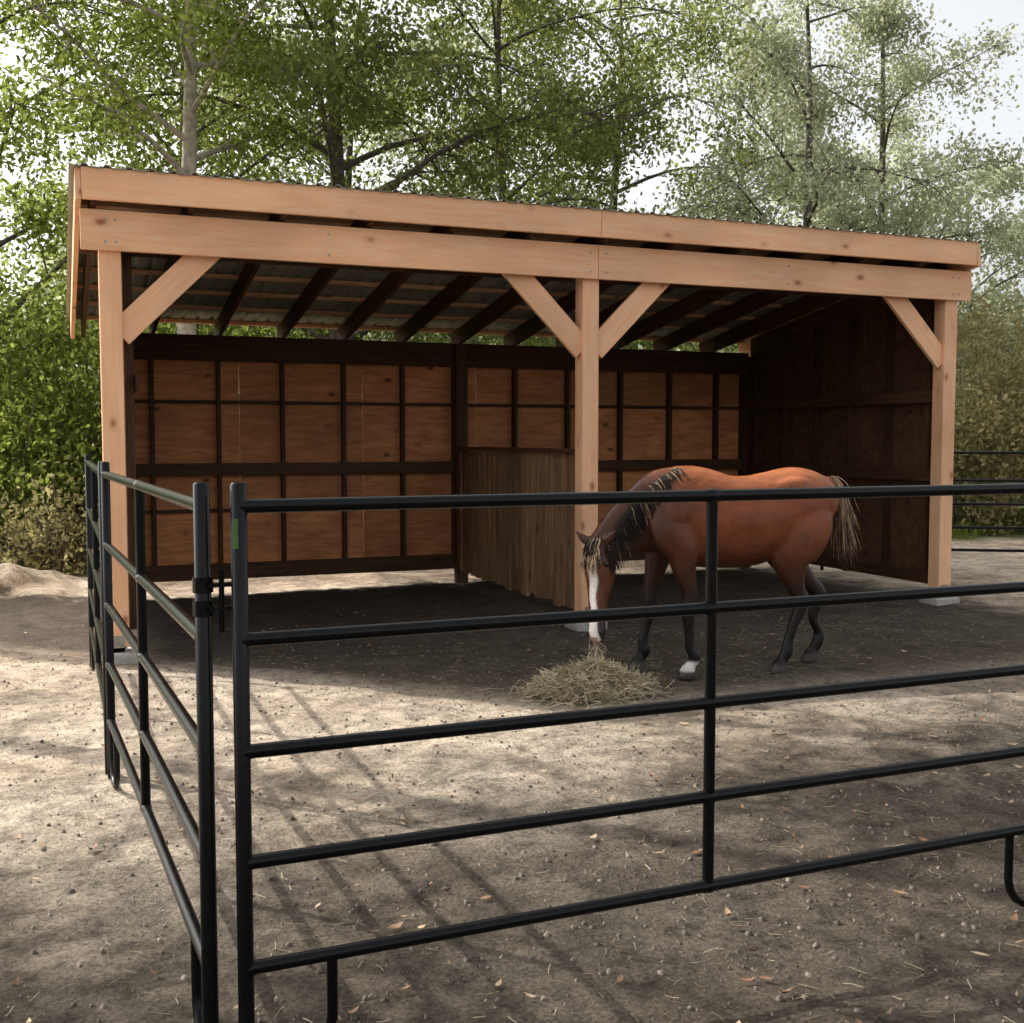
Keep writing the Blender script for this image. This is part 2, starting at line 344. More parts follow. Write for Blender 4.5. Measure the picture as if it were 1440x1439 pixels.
# ------------------------------------------------------------------ fence panels
RZ = (1.50, 1.16, 0.87, 0.58, 0.30)
def panel(name, p0, p1, uprights, legs, r=0.0185, rp=0.021, top=1.56, bot=0.02):
    p0 = V((p0[0], p0[1], 0)); p1 = V((p1[0], p1[1], 0)); d = p1 - p0; Ln = d.length; d.normalize()
    P = lambda s, z: (p0.x + d.x * s, p0.y + d.y * s, z)
    E = empty(name)
    mb = MB()
    for i, z in enumerate(RZ): mb.tube([P(0.005, z), P(Ln - 0.005, z)], r, 14)
    mb.obj('rails', [M_tube], E, smooth=True)
    mb = MB()
    for s in (0, Ln): mb.tube([P(s, bot), P(s, top - 0.006), P(s, top)], [rp, rp, rp * 0.8], 14)
    for s in uprights: mb.tube([P(s, RZ[-1] - 0.0), P(s, RZ[0])], rp * 0.85, 14)
    mb.obj('posts', [M_tube], E, smooth=True)
    mb = MB()
    for s in legs:
        a = 0.115; pts = [P(s - a, RZ[-1])] + [P(s - a, 0.13)]
        for q in range(1, 8):
            t = q / 8 * math.pi; pts.append(P(s - a * math.cos(t), 0.13 - 0.105 * math.sin(t)))
        pts += [P(s + a, 0.13), P(s + a, RZ[-1])]
        mb.tube(pts, r * 0.8, 10)
    if legs: mb.obj('legs', [M_tube], E, smooth=True)
    mb = MB()
    for s in [0] + list(uprights) + [Ln]:
        for z in RZ:
            sgn = 1 if s < Ln - 0.01 else -1
            mb.tube([P(s, z), P(s + sgn * (rp + 0.007), z)], [r * 1.2, r * 1.02], 12)
            if 0.01 < s < Ln - 0.01: mb.tube([P(s, z), P(s - (rp + 0.007), z)], [r * 1.2, r * 1.02], 12)
    mb.obj('welds', [M_tube], E, smooth=True)
    return E, P
E1, P1 = panel('corral_panel', (0.42, 2.88), (4.08, 2.93), (1.40, 2.86), (0.112, 2.75))
E2, P2 = panel('corral_panel', (0.335, 2.93), (0.21, 5.72), (1.38,), (0.112, 2.65))
E3, P3 = panel('corral_panel', (0.20, 5.80), (0.20, 8.62), (1.4,), (0.112, 2.7))
E4, P4 = panel('corral_panel', (8.9, 11.6), (11.2, 10.2), (1.3,), (0.3,))
E5, P5 = panel('corral_panel', (11.25, 10.17), (14.3, 8.4), (1.5,), (0.3, 2.6))
mb = MB()
for z in (1.30, 1.24):
    mb.tube([(0.335, 2.93, z - 0.02), (0.335, 2.93, z + 0.02)], 0.026, 14)
    mb.box((0.345, 2.898, z - 0.005), (0.41, 2.922, z + 0.005))
mb.tube([(0.378, 2.905, 1.18), (0.378, 2.905, 1.34)], 0.007, 8)
mb.obj('pin_latch', [M_tube], E2, smooth=False)
mb = MB(); mb.box((0.402, 2.852, 1.395), (0.414, 2.857, 1.47)); mb.obj('green_tag', [M_green], E1)

# ------------------------------------------------------------------ horse
def cr(a, b, c, d, t): return 0.5 * ((2*b) + (-a + c)*t + (2*a - 5*b + 4*c - d)*t*t + (-a + 3*b - 3*c + d)*t**3)
def loft(mb, rows, lat, sub=5, n=20):
    rows = [np.array(r, float) for r in rows]; k = len(rows); res = []
    for i in range(k - 1):
        a, b_, c_, d_ = rows[max(i-1, 0)], rows[i], rows[i+1], rows[min(i+2, k-1)]
        for j in range(sub): res.append(cr(a, b_, c_, d_, j / sub))
    res.append(rows[-1]); lat = V(lat).normalized()
    vs = []; K = len(res)
    for i, r in enumerate(res):
        p = V(r[:3]); q0 = V(res[max(i-1, 0)][:3]); q1 = V(res[min(i+1, K-1)][:3]); t = (q1 - q0).normalized()
        l2 = (lat - t * lat.dot(t)).normalized(); u = l2.cross(t).normalized()
        ra, rb = max(r[3], .004), max(r[4], .004)
        for j in range(n):
            an = 2 * math.pi * j / n; vs.append(p + u * math.cos(an) * ra + l2 * math.sin(an) * rb)
    fs = []
    for i in range(K - 1):
        for j in range(n):
            a = i*n + j; b2 = i*n + (j+1) % n; fs.append((a, b2, b2+n, a+n))
    fs.append(tuple(reversed(range(n)))); fs.append(tuple(range((K-1)*n, K*n)))
    mb.add(vs, fs)
H = empty('horse')
hb = MB(); Y = (0, 1, 0)
loft(hb, [(.66, 0, 1.08, .05, .05), (.62, 0, 1.08, .15, .12), (.5, 0, 1.10, .26, .19), (.34, 0, 1.13, .345, .215), (.2, 0, 1.115, .355, .25), (0, 0, 1.08, .335, .29), (-.2, 0, 1.085, .325, .295),
          (-.4, 0, 1.14, .305, .265), (-.55, 0, 1.19, .28, .25), (-.70, 0, 1.185, .24, .21), (-.80, 0, 1.15, .17, .15), (-.85, 0, 1.12, .06, .06)], Y, n=28)
loft(hb, [(.30, 0, 1.18, .29, .14), (.46, 0, 1.17, .29, .145), (.62, .01, 1.10, .24, .12), (.76, .02, 1.03, .185, .098), (.87, .04, .955, .145, .088), (.95, .06, .90, .11, .078), (.98, .07, .86, .08, .065)], Y, n=24)
loft(hb, [(.48, 0, 1.37, .05, .05), (.36, 0, 1.42, .06, .07), (.2, 0, 1.41, .05, .08), (.05, 0, 1.37, .03, .06)], Y)
for s_ in (-1, 1):
    loft(hb, [(-.30, s_*.15, 1.33, .03, .03), (-.40, s_*.17, 1.33, .06, .06), (-.52, s_*.15, 1.32, .08, .08), (-.66, s_*.10, 1.29, .06, .06)], Y)
    loft(hb, [(.30, s_*.08, 1.38, .05, .03), (.36, s_*.14, 1.26, .10, .06), (.44, s_*.165, 1.12, .11, .068), (.53, s_*.15, 1.02, .07, .055), (.56, s_*.14, .96, .03, .03)], Y)
poll = V((.965, .07, .95)); muz = V((1.01, .20, .25)); ax = (muz - poll).normalized()
fn = V((.70, .75, .12)); fn = (fn - ax * fn.dot(ax)).normalized(); sd = ax.cross(fn).normalized()
def hp(t, n_, s_=0.0): return poll + ax * t + fn * n_ + sd * s_
rows = []
for t, off, ra, rb in ((-.03, -.03, .04, .04), (.0, -.03, .08, .070), (.07, -.035, .118, .092), (.16, -.045, .142, .102), (.26, -.035, .120, .088), (.36, -.012, .088, .066), (.46, -.004, .072, .056), (.55, -.002, .068, .058), (.61, -.004, .062, .056), (.65, -.012, .043, .042), (.665, -.015, .015, .02)):
    p = hp(t * 1.03, off); rows.append((p.x, p.y, p.z, ra, rb))
loft(hb, rows, sd, n=24)
for s_ in (-1, 1):
    p = hp(.135, .035, s_ * .072); loft(hb, [tuple(p - ax*.04) + (.008, .008), tuple(p - ax*.02) + (.024, .022), tuple(p + ax*.01) + (.026, .024), tuple(p + ax*.035) + (.008, .008)], sd)
    p = hp(.60, .03, s_ * .036); loft(hb, [tuple(p - ax*.035) + (.006, .006), tuple(p) + (.026, .024), tuple(p + ax*.03) + (.01, .01)], sd)
p = hp(.615, -.045); loft(hb, [tuple(p - ax*.05) + (.01, .01), tuple(p) + (.03, .034), tuple(p + ax*.035) + (.012, .015)], sd)
for s_ in (-1, 1):
    b0 = hp(.0, -.0, s_ * .055); dr = (-ax * 0.62 + sd * s_ * .72 + fn * .25).normalized()
    rr = []
    for q, ra, rb in ((-.03, .022, .022), (0, .028, .028), (.04, .027, .036), (.08, .018, .030), (.12, .009, .016), (.155, .003, .004)):
        pp = b0 + dr * q; rr.append(tuple(pp) + (ra, rb))
    loft(hb, rr, sd, n=14)
def front_leg(hx, y, bend=0):
    e = .40 + (hx - .42) * .15; kx = .40 + (hx - .42) * .62
    loft(hb, [(.46, y*.70, 1.20, .12, .07), (.47, y*.92, 1.05, .15, .09), (e, y*1.0, .90, .125, .088), (e + (kx-e)*.35, y, .76, .086, .072), (kx - .008, y, .60, .058, .052), (kx, y, .49, .054, .052), (kx + .002, y, .43, .047, .044),
              (kx + (hx-kx)*.35, y, .34, .036, .031), (kx + (hx-kx)*.7, y, .22, .037, .031), (hx - .03, y, .145, .048, .040), (hx - .008, y, .10, .037, .034), (hx + .012, y, .065, .045, .044)], Y, n=16)
    loft(hb, [(hx + .01, y, .085, .042, .044), (hx + .02, y, .055, .054, .053), (hx + .03, y, .006, .068, .064), (hx + .03, y, .002, .06, .055)], Y, n=16)
def hind_leg(hx, y):
    d = hx + .66; hk = -.74 + d*.75
    loft(hb, [(-.50, y*.55, 1.30, .12, .06), (-.54, y*.72, 1.20, .20, .10), (-.56 + d*.05, y*.86, 1.07, .235, .12), (-.54 + d*.15, y*.97, .93, .205, .12), (-.53 + d*.3, y*1.02, .82, .155, .10), (-.60 + d*.5, y, .70, .10, .074), (-.68 + d*.66, y, .60, .066, .052), (hk, y, .52, .062, .048), (hk + .012, y, .45, .050, .042),
              (hk + .035 + (hx-hk)*.15, y, .34, .039, .033), (hx - .055, y, .22, .039, .033), (hx - .045, y, .15, .048, .040), (hx - .015, y, .10, .038, .034), (hx + .005, y, .065, .045, .044)], Y, n=16)
    loft(hb, [(hx + .0, y, .085, .042, .044), (hx + .01, y, .055, .054, .052), (hx + .02, y, .006, .066, .062), (hx + .02, y, .002, .06, .055)], Y, n=16)
front_leg(.31, .165); front_leg(.56, -.165); hind_leg(-.38, .165); hind_leg(-.80, -.15)
loft(hb, [(-.70, 0, 1.36, .05, .04), (-.80, 0, 1.35, .05, .04), (-.88, 0, 1.29, .04, .035), (-.91, 0, 1.20, .03, .03), (-.915, 0, 1.1, .015, .015)], Y)
raw = hb.obj('raw_body', [])
rm = raw.modifiers.new('r', 'REMESH'); rm.mode = 'VOXEL'; rm.voxel_size = 0.010
sm = raw.modifiers.new('s', 'SMOOTH'); sm.factor = 0.5; sm.iterations = 14
dg = bpy.context.evaluated_depsgraph_get(); me = bpy.data.meshes.new_from_object(raw.evaluated_get(dg))
bpy.data.objects.remove(raw)
body = bpy.data.objects.new('body', me); scene.collection.objects.link(body); body.parent = H
nv = len(me.vertices); co = np.zeros(nv * 3, np.float32); me.vertices.foreach_get('co', co); co = co.reshape(-1, 3)
def sst(a, b_, x): t = np.clip((x - a) / (b_ - a), 0, 1); return t * t * (3 - 2 * t)
col = np.tile(np.array([.20, .052, .016]), (nv, 1))
def blend(c, f):
    global col; col = col * (1 - f[:, None]) + np.array(c)[None, :] * f[:, None]
X, Yy, Z = co[:, 0], co[:, 1], co[:, 2]
blend((.06, .018, .009), 1 - sst(.70, 1.10, Z))
blend((.38, .12, .042), sst(1.22, 1.45, Z) * .9)  # sun highlight along the back, painted into the coat colour
blend((.045, .014, .008), sst(.12, .66, X) * .9)
rel = co - np.array(poll)[None, :]; ht = rel @ np.array(ax); hn = rel @ np.array(fn); hs_ = rel @ np.array(sd)
ishead = (X > .83) & (Z < 1.1)
legm = (X < .80).astype(float)
blend((.008, .007, .006), legm * (1 - sst(.50, .76, Z)))
blend((.05, .043, .036), legm * (1 - sst(.055, .075, Z)))
blend((.62, .57, .52), ((X > .2) & (X < .45) & (Yy > 0)).astype(float) * (1 - sst(.105, .13, Z)) * sst(.045, .06, Z))
hm = ishead.astype(float)
blend((.14, .045, .019), hm * sst(.05, .2, ht) * .8)
blend((.035, .022, .018), hm * sst(.46, .56, ht))
wz = np.interp(ht, [0, .1, .2, .45, .6, .68], [.0, .036, .030, .022, .034, .03])
blend((.85, .79, .74), hm * (1 - sst(wz * .8, wz * 1.2 + .001, np.abs(hs_ + .006 * np.sin(ht * 30)))) * (hn > .0) * sst(.04, .1, ht) * (ht < .665))
blend((.45, .25, .22), hm * (1 - sst(.02, .03, np.abs(hs_))) * (ht > .64))
ca = me.color_attributes.new('coat', 'FLOAT_COLOR', 'POINT')
ca.data.foreach_set('color', np.concatenate([col, np.ones((nv, 1))], 1).astype(np.float32).ravel())
me.polygons.foreach_set('use_smooth', np.ones(len(me.polygons), bool))
M_coat = attr_mat('bay_coat', 'coat', rough=0.40, spec=0.32, ncol=0.28, nscale=7, stretch=(1, 2, 1))
me.materials.clear(); me.materials.append(M_coat)
M_eye = simple('eye', (0.006, 0.005, 0.005), rough=0.08)
for i, s_ in enumerate((-1, 1)):
    bpy.ops.mesh.primitive_uv_sphere_add(radius=0.021, segments=16, ring_count=10, location=hp(.145, .042, s_ * .087))
    o = bpy.context.object; o.name = 'eye_%d' % i; o.data.materials.append(M_eye); o.parent = H
    bpy.ops.mesh.primitive_uv_sphere_add(radius=0.012, segments=12, ring_count=8, location=hp(.615, .044, s_ * .046))
    o = bpy.context.object; o.name = 'nostril_%d' % i; o.scale = (0.8, .8, 1.5); o.data.materials.append(M_eye); o.parent = H
def hair(name, strands, mat, r=0.0035):
    cu = bpy.data.curves.new(name, 'CURVE'); cu.dimensions = '3D'; cu.bevel_depth = r; cu.bevel_resolution = 0
    for pts in strands:
        sp = cu.splines.new('POLY'); sp.points.add(len(pts) - 1)
        for i, p in enumerate(pts):
            sp.points[i].co = (p[0], p[1], p[2], 1); sp.points[i].radius = 1.0 - 0.75 * i / (len(pts) - 1)
    cu.materials.append(mat); o = bpy.data.objects.new(name, cu); scene.collection.objects.link(o); o.parent = H; return o
M_hd = simple('dark_hair', (0.020, 0.011, 0.007), rough=0.55, spec=0.25, nscale=4, amt=0.6)
M_ht = simple('brown_tail_hair', (0.11, 0.05, 0.025), rough=0.5, nscale=6, amt=0.5)
M_hf = simple('flaxen_hair', (0.55, 0.38, 0.23), rough=0.5, nscale=8, amt=0.4)
rg = random.Random(3)
crest = [(.40, 1.485), (.52, 1.445), (.64, 1.375), (.76, 1.255), (.86, 1.14), (.94, 1.03), (.985, .96)]
def crest_at(t):
    f = t * (len(crest) - 1); i = min(int(f), len(crest) - 2); q = f - i
    return (crest[i][0]*(1-q) + crest[i+1][0]*q, crest[i][1]*(1-q) + crest[i+1][1]*q)
dk, fl, tl = [], [], []
for i in range(820):
    t = rg.random(); cx, cz = crest_at(t); cx -= .02; cz -= .02; y0 = .02 + rg.uniform(-.015, .015) + .05 * t
    ln = rg.uniform(.12, .24); pts = []; out_ = .10 + (.02 if t < .4 else 0)
    drx = rg.uniform(-.45, -.1)
    for k in range(6):
        q = k / 5; yy = y0 + out_ * math.sin(min(q * 1.6, 1.57)) + rg.uniform(-.006, .006)
        pts.append((cx + drx * ln * q + rg.uniform(-.006, .006) - .02 * q, yy, cz + .02 * math.sin(q * 3) - ln * q ** 1.3))
    (fl if (rg.random() < .03 or (t < .45 and rg.random() < .12)) else dk).append(pts)
for i in range(150):
    s0 = rg.uniform(-.05, .05); ln = rg.uniform(.12, .26); pts = []
    for k in range(6):
        q = k / 5; pts.append(tuple(hp(-.03 + ln * q * 1.05, .055 + .055 * math.sin(q * 2.2) + rg.uniform(-.004, .004), s0 * (1 + .5 * q) + rg.uniform(-.006, .006))))
    (fl if rg.random() < .5 else dk).append(pts)
for i in range(520):
    a = rg.uniform(0, 6.28); rr = rg.uniform(0, .04); ln = rg.uniform(.25, .55); st = rg.uniform(0, .25); pts = []
    swx = rg.uniform(-.02, .13) ; swy = rg.uniform(-.05, .09)
    for k in range(8):
        q = k / 7; pts.append((-.86 - .05 * math.sin(min(q * 4, 1.57)) - swx * q ** 1.5 + math.cos(a) * rr * (1 + q * .6), swy * q + math.sin(a) * rr, 1.40 - st * .6 - ln * q ** 1.15 + .02 * math.sin(q * 3)))
    (fl if ((st < .12 and rg.random() < .8) or rg.random() < .15) else (tl if rg.random() < .6 else dk)).append(pts)
hair('mane_and_tail_dark', dk, M_hd, .0036); hair('mane_and_tail_flaxen', fl, M_hf, .0031); hair('tail_brown', tl, M_ht, .0034)
H.location = (4.40, 6.86, 0.0); H.rotation_euler = (0, 0, math.radians(180 - 8))

# ------------------------------------------------------------------ hay + debris
def straw_mat(name, c1, c2):
    m, nt, out = new_mat(name); b = N(nt, 'ShaderNodeBsdfPrincipled', Roughness=0.7)
    a = N(nt, 'ShaderNodeAttribute', attribute_name='rnd'); r = ramp(nt, [(0, c1), (1, c2)]); L(nt, a.outputs['Fac'], r.inputs[0]); L(nt, r.outputs[0], b.inputs['Base Color']); L(nt, b.outputs[0], out.inputs[0]); return m
M_hay = straw_mat('hay', (0.22, 0.18, 0.10), (0.60, 0.51, 0.34))
def strands_np(P0, D, Ln, wd, rng, bend=0.2):
    n = len(P0); side = np.cross(D, rng.normal(size=(n, 3))); side /= np.linalg.norm(side, axis=1)[:, None] + 1e-9
    bd = np.cross(side, D) * (bend * Ln)[:, None]
    pts = [P0 - D * Ln[:, None] / 2, P0 + bd * .5, P0 + D * Ln[:, None] / 2]
    vs = np.stack([pts[0] - side * wd, pts[0] + side * wd, pts[1] - side * wd, pts[1] + side * wd, pts[2] - side * wd, pts[2] + side * wd], 1).reshape(-1, 3)
    b0 = np.arange(n) * 6; q = np.concatenate([np.stack([b0, b0+1, b0+3, b0+2], 1), np.stack([b0+2, b0+3, b0+5, b0+4], 1)])
    return vs, q
rng = np.random.default_rng(5)
def haypile(cx, cy, R, hgt, n):
    rad = R * np.sqrt(rng.random(n)) * (1 + .25 * rng.normal(size=n) * (rng.random(n) < .35)); an = rng.random(n) * 6.283
    x = rad * np.cos(an) * 1.25; y = rad * np.sin(an) * .9
    top = hgt * np.clip(1 - (rad / R) ** 2, 0, 1) ** .8 * (1 + .3 * np.sin(x * 14 + 1) * np.cos(y * 11))
    z = top * (.35 + .65 * rng.random(n) ** .4) + .012
    D = rng.normal(size=(n, 3)); D[:, 2] *= .35; D /= np.linalg.norm(D, axis=1)[:, None]
    return np.stack([cx + x, cy + y, z], 1), D
P0, D = haypile(3.24, 6.62, .34, .155, 4800)
Ln = rng.uniform(.06, .22, len(P0)); vs, q = strands_np(P0, D, Ln, .0020, rng)
rn = rng.random(len(P0)); o = np_mesh('hay_pile', vs, q, [M_hay], np.zeros(len(q)), np.concatenate([rn, rn]))
bpy.context.view_layer.update()
mw = H.matrix_world @ muz
P0 = np.array(mw)[None, :] + rng.normal(size=(40, 3)) * .02 + np.array([0, 0, -.03]); D = rng.normal(size=(40, 3)); D[:, 2] -= 1.0; D /= np.linalg.norm(D, axis=1)[:, None]
vs, q = strands_np(P0, D, rng.uniform(.1, .24, 40), .002, rng, .5); rn = rng.random(40); np_mesh('hay_wisps', vs, q, [M_hay], np.zeros(len(q)), np.concatenate([rn, rn]))
n = 5200; x = rng.uniform(-.6, 8, n); y = rng.uniform(2.2, 8.6, n)
k = 900; x[:k] = 3.3 + rng.normal(size=k) * .8; y[:k] = 6.6 + rng.normal(size=k) * .55
z = np.array([gh(a, b_) for a, b_ in zip(x, y)]) + .006
an = rng.random(n) * 6.283; D = np.stack([np.cos(an), np.sin(an), rng.normal(size=n) * .08], 1); vs, q = strands_np(np.stack([x, y, z], 1), D, rng.uniform(.015, .08, n), .0011, rng, .15)
rn = rng.random(n) * .5; np_mesh('scattered_straw', vs, q, [M_hay], np.zeros(len(q)), np.concatenate([rn, rn]))
M_fall = straw_mat('fallen_leaf', (0.16, 0.07, 0.03), (0.50, 0.36, 0.22))
n = 620; x = rng.uniform(-.9, 6.5, n); y = 2.2 + 8.5 * rng.random(n) ** 1.3
z = np.array([gh(a, b_) for a, b_ in zip(x, y)]) + .010
vs = []; q = []
for i in range(n):
    a = rng.random() * 6.28; l = rng.uniform(.013, .036); wd = l * rng.uniform(.2, .42); c_, s_ = math.cos(a), math.sin(a); cu = rng.uniform(.0, .018); ti = rng.uniform(-.3, .3)
    loc = [(-l, 0, cu), (-l*.3, -wd, cu*.3 + ti*wd), (l*.35, -wd*.85, cu*.2 + ti*wd), (l, 0, cu*1.3), (l*.35, wd*.85, cu*.5), (-l*.3, wd, cu*.6), (-l*.3, 0, 0), (l*.35, 0, 0)]
    o_ = len(vs); vs += [(x[i] + p[0]*c_ - p[1]*s_, y[i] + p[0]*s_ + p[1]*c_, z[i] + p[2] + .004) for p in loc]
    q += [(o_, o_+1, o_+6, o_+5), (o_+1, o_+2, o_+7, o_+6), (o_+6, o_+7, o_+4, o_+5), (o_+2, o_+3, o_+4, o_+7)]
rn = np.repeat(rng.random(n) ** 1.5, 4); np_mesh('fallen_leaves', np.array(vs), np.array(q), [M_fall], np.zeros(len(q)), rn)
M_peb = straw_mat('soil_clod', (0.05, 0.04, 0.03), (0.20, 0.16, 0.125))
n = 16000; x = rng.uniform(-1, 8, n); y = 2.0 + 8 * rng.random(n) ** 1.3
s = .002 + .008 * rng.random(n) ** 5; base = np.array([(-1,-1,-.6),(1,-1,-.6),(1,1,-.6),(-1,1,-.6),(-.6,-.6,.7),(.6,-.6,.7),(.6,.6,.7),(-.6,.6,.7)])
z = np.array([gh(a, b_) for a, b_ in zip(x, y)])
vs = base[None] * s[:, None, None] * (1 + .35 * rng.normal(size=(n, 8, 3))) + np.stack([x, y, z + s * .4], 1)[:, None, :]
fq = np.array([(4,5,6,7),(0,1,5,4),(1,2,6,5),(2,3,7,6),(3,0,4,7)]); q = (fq[None] + 8 * np.arange(n)[:, None, None]).reshape(-1, 4)
np_mesh('soil_clods', vs.reshape(-1, 3), q, [M_peb], np.zeros(len(q)), np.repeat(rng.random(n), 5))

# ------------------------------------------------------------------ vegetation
def leaves_np(C, size, rng, elong=.55):
    n = len(C); a = rng.normal(size=(n, 3)); a[:, 2] -= .25; a /= np.linalg.norm(a, axis=1)[:, None]
    b_ = np.cross(a, rng.normal(size=(n, 3))); b_ /= np.linalg.norm(b_, axis=1)[:, None]
    s = size * rng.uniform(.6, 1.3, n)[:, None]
    vs = np.stack([C - a*s*.5, C - b_*s*elong*.5 , C + a*s*.5, C + b_*s*elong*.5], 1).reshape(-1, 3)
    return vs, np.arange(n * 4).reshape(-1, 4)
def tree(name, base, h, R, seed, nleaf=30000, leaf=.11, lm=None, bm=None, cb=.25, tr=.16, lean=(0, 0), nl=26, sd_=.30, flat=.7, droop=.25, extra=(), cw=1.8):
    rng = np.random.default_rng(seed); mb = MB(); base = np.array([base[0], base[1], -.1]); lean = np.array([lean[0], lean[1], 0.])
    def tp(t): return base + np.array([0, 0, h * t]) + lean * t * t + np.array([math.sin(t*5 + seed), math.cos(t*4 + seed*2), 0]) * .018 * h * t
    mb.tube([tuple(tp(t)) for t in np.linspace(0, 1, 12)], [tr * (1 - .88 * t) * (1.25 if t == 0 else 1) for t in np.linspace(0, 1, 12)], 8, caps=False)
    cl = []
    specs = []
    for i in range(nl):
        t = cb + (1 - cb) * ((i + rng.random()) / nl); az_ = i * 2.4 + rng.normal() * .4
        pr = max(.3, math.sqrt(max(0, 1 - ((t - .5) / .62) ** 2))) * R * rng.uniform(.65, 1.15)
        specs.append((t, az_, pr, rng.uniform(.25, .9)))
    specs += list(extra)
    for (t, az_, Ln, up) in specs:
        p = tp(t).copy(); d = np.array([math.cos(az_), math.sin(az_), up]); d /= np.linalg.norm(d); pts = [p.copy()]; ns = 8
        for k in range(ns):
            d = d + np.array([0, 0, -droop * .35 * k / ns]) + rng.normal(size=3) * .07; d /= np.linalg.norm(d); p = p + d * Ln / ns; pts.append(p.copy())
        r0 = max(.014, tr * .45 * (1 - .7 * t)) ; mb.tube([tuple(a) for a in pts], [r0 * (1 - .85 * k / ns) for k in range(ns + 1)], 5, caps=False)
        for k in range(3, ns + 1):
            for _ in range(2 if k < ns else 1):
                dd = d + rng.normal(size=3) * .75; dd[2] -= droop * .3; dd /= np.linalg.norm(dd); l2 = Ln * rng.uniform(.15, .38)
                e = pts[k] + dd * l2; m_ = pts[k] + dd * l2 * .5 + np.array([0, 0, .05 * l2])
                mb.tube([tuple(pts[k]), tuple(m_), tuple(e)], [r0 * .3, r0 * .2, .004], 4, caps=False)
                w_ = rng.random() ** cw + (.03 if cw < 3 else .004)
                cl.append((e, w_)); cl.append((m_, w_ * .6))
    C = np.array([c_[0] for c_ in cl]); W = np.array([c_[1] for c_ in cl]); W /= W.sum()
    idx = rng.choice(len(C), nleaf, p=W); sds = (.6 + .8 * rng.random(len(C))) * sd_
    P_ = C[idx] + rng.normal(size=(nleaf, 3)) * sds[idx][:, None] * np.array([1, 1, flat])
    ck = rng.random(len(C))[idx]; kp = P_[:, 2] > .15; P_ = P_[kp]; ck = ck[kp]
    lv, lq = leaves_np(P_, leaf, rng)
    rn = np.clip(.55 * rng.random(len(lq)) + .45 * ck, 0, 1)
    bv = np.array(mb.v); bq = np.array(mb.f)
    return np_mesh(name, np.concatenate([bv, lv]), np.concatenate([bq, lq + len(bv)]), [bm or M_bark, lm or M_leafL],
                np.concatenate([np.zeros(len(bq)), np.ones(len(lq))]), np.concatenate([np.zeros(len(bq)), rn]))
tree('alder_tree', (1.75, 16.6), 12.5, 3.0, 11, 28000, .092, M_leafL, M_barkp, cb=.36, tr=.17)
tree('alder_tree', (2.4, 21.5), 12.5, 3.8, 21, 30000, .12, M_leafL, M_bark, cb=.1, tr=.16)
tree('alder_tree', (-1.0, 19.5), 12, 3.6, 12, 38000, .108, M_leafL, M_bark, cb=.08, tr=.15)
tree('willow_tree', (4.6, 19.7), 13.5, 4.4, 13, 44000, .108, M_leafM, M_bark, cb=.22, tr=.22, droop=.7, extra=[(.33, -.15, 5.2, .9), (.40, -.3, 5.6, 1.0), (.28, .1, 4.6, .7)])
tree('willow_tree', (8.4, 21.0), 12.5, 4.4, 14, 40000, .108, M_leafM, M_bark, cb=.2, tr=.17, droop=.8)
tree('alder_tree', (6.5, 26.0), 12, 4.3, 15, 18000, .17, M_leafR, M_bark, cb=.15, tr=.2)
tree('willow_tree', (12.2, 24.0), 12.5, 4.1, 16, 29000, .13, M_leafM, M_bark, cb=.15, tr=.2, droop=.7)
tree('birch_tree', (15.4, 20.9), 13.0, 3.2, 17, 33000, .115, M_leafR, M_bark, cb=.15, tr=.17, droop=.3)
tree('birch_tree', (18.4, 22.0), 13.0, 3.1, 18, 32000, .115, M_leafR, M_bark, cb=.12, tr=.17)
tree('birch_tree', (24.5, 25.5), 9.0, 3.4, 19, 16000, .16, M_leafR, M_bark, cb=.1, tr=.16)
tree('birch_tree', (21.0, 27.5), 9.5, 3.4, 20, 15000, .16, M_leafR, M_bark, cb=.1, tr=.16)
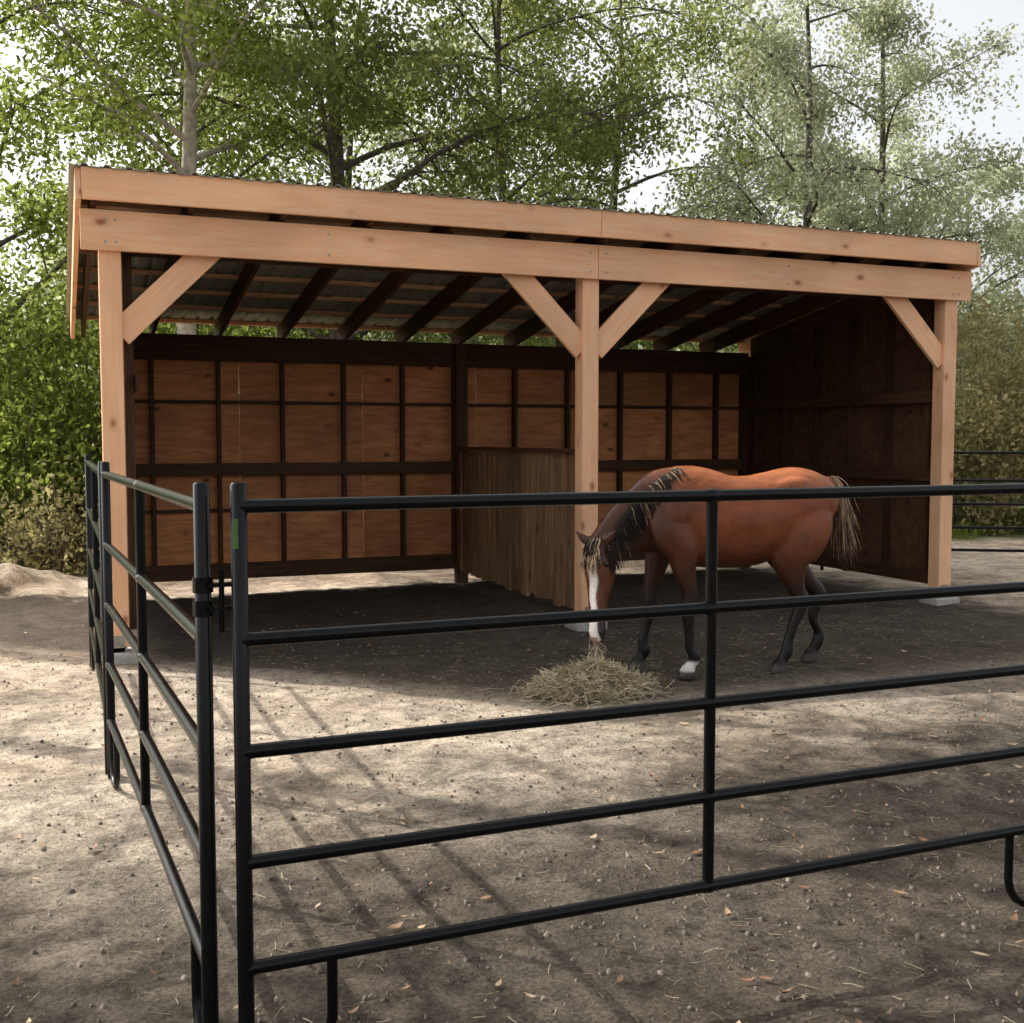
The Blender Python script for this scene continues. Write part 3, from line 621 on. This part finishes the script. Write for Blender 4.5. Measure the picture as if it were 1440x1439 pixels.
# trees on the sunny side of the pen: they dapple the yard with shade
tree('maple_tree', (-7.2, 8.3), 12.2, 2.1, 31, 9000, .17, M_leafL, M_bark, cb=.50, tr=.15, sd_=.26, nl=15, cw=4)
tree('maple_tree', (-2.7, 9.0), 12.2, 2.3, 32, 9500, .17, M_leafL, M_bark, cb=.53, tr=.15, sd_=.26, nl=15, cw=4)
tree('maple_tree', (-1.2, 10.3), 11.6, 1.5, 34, 5500, .16, M_leafL, M_bark, cb=.62, tr=.12, sd_=.24, nl=10, cw=4, droop=.05)
def bush(name, spots, seed, nleaf, leaf, lm, hz=1.0):
    rng = np.random.default_rng(seed); mb = MB(); C = []; W = []
    for (x, y, r, h) in spots:
        for _ in range(14):
            a = rng.random() * 6.28; rr = r * math.sqrt(rng.random()); top = np.array([x + rr*math.cos(a), y + rr*math.sin(a), h * rng.uniform(.45, 1.0) * math.sqrt(max(.15, 1 - (rr/r)**2 * .7))])
            b0 = np.array([x + rr*.3*math.cos(a), y + rr*.3*math.sin(a), -.05]); mid = (b0 + top)/2 + rng.normal(size=3)*.1
            mb.tube([tuple(b0), tuple(mid), tuple(top)], [.025, .016, .005], 4, caps=False)
            for q in (.3, .5, .7, .85, 1.0):
                C.append(b0 + (top - b0)*q + rng.normal(size=3)*.15); W.append(rng.random() + .1)
    C = np.array(C); W = np.array(W); W /= W.sum(); idx = rng.choice(len(C), nleaf, p=W)
    P_ = C[idx] + rng.normal(size=(nleaf, 3)) * np.array([.27, .27, .22]); P_[:, 2] = np.abs(P_[:, 2]) + .02
    lv, lq = leaves_np(P_, leaf, rng); bv = np.array(mb.v); bq = np.array(mb.f); ck = rng.random(len(C))[idx]
    np_mesh(name, np.concatenate([bv, lv]), np.concatenate([bq, lq + len(bv)]), [M_bark, lm], np.concatenate([np.zeros(len(bq)), np.ones(len(lq))]), np.concatenate([np.zeros(len(bq)), .6*rng.random(len(lq)) + .4*ck]))
bush('shrub_thicket', [(-2.2, 17, 1.3, 3.4), (-.6, 16.3, 1.2, 3.0), (.6, 16.9, 1.1, 3.6), (-1.2, 18, 1.3, 4.5), (.3, 18.2, 1.2, 4.4)], 41, 34000, .10, M_leafL)
bush('shrub_thicket', [(2 + i * 1.5, 17.3 + (i % 3) * .8, 1.2, 3.3 + (i % 2)) for i in range(7)], 42, 24000, .13, M_leafL)
bush('shrub_thicket', [(12.5 + i * 1.6, 18.6 + (i % 3) * .9 , 1.3, 2.6 + (i % 2)) for i in range(7)], 43, 19000, .15, M_leafR)
bush('sumac_shrub', [(15.2, 15.6, 1.2, 3.8), (16.8, 15.0, 1.3, 4.6), (18.4, 15.8, 1.3, 5.2), (16.4, 17.0, 1.3, 4.8), (19.5, 17.2, 1.3, 5.2)], 44, 30000, .115, M_leafB)
bush('dry_weeds', [(-.5, 14.6, .5, .9), (-.05, 14.4, .35, 1.3), (.15, 15.2, .4, 1.0)], 45, 3000, .08, M_leafB)
rngd = np.random.default_rng(9)
n = 26000; th = rngd.uniform(math.radians(-20), math.radians(65), n); rr = rngd.uniform(36, 46, n)
hmax = 7.0 + 1.8 * np.sin(th * 23) + 1.2 * np.sin(th * 57 + 1) - 1.0 * (th > math.radians(43))
z = hmax * rngd.random(n) ** .8
lv, lq = leaves_np(np.stack([rr*np.sin(th), rr*np.cos(th), z], 1) + rngd.normal(size=(n, 3))*.3, .6, rngd, .8)
np_mesh('distant_tree_line', lv, lq, [M_leafR], np.zeros(len(lq)), rngd.random(n))
n = 20000; x = rngd.uniform(-3, 22, n); y = rngd.uniform(14.2, 18, n); hgt = rngd.uniform(.05, .28, n)
keep = (y > 14.6 + .6*np.sin(x*1.3)); x, y, hgt = x[keep], y[keep], hgt[keep]; n = len(x)
D = np.stack([rngd.normal(size=n)*.3, rngd.normal(size=n)*.3, np.ones(n)], 1); D /= np.linalg.norm(D, axis=1)[:, None]
vs, q = strands_np(np.stack([x, y, hgt/2], 1), D, hgt, .006, rngd, .3); rn = rngd.random(n)
np_mesh('grass', vs, q, [M_leafL], np.zeros(len(q)), np.concatenate([rn, rn]))
print('done', len(bpy.data.objects))
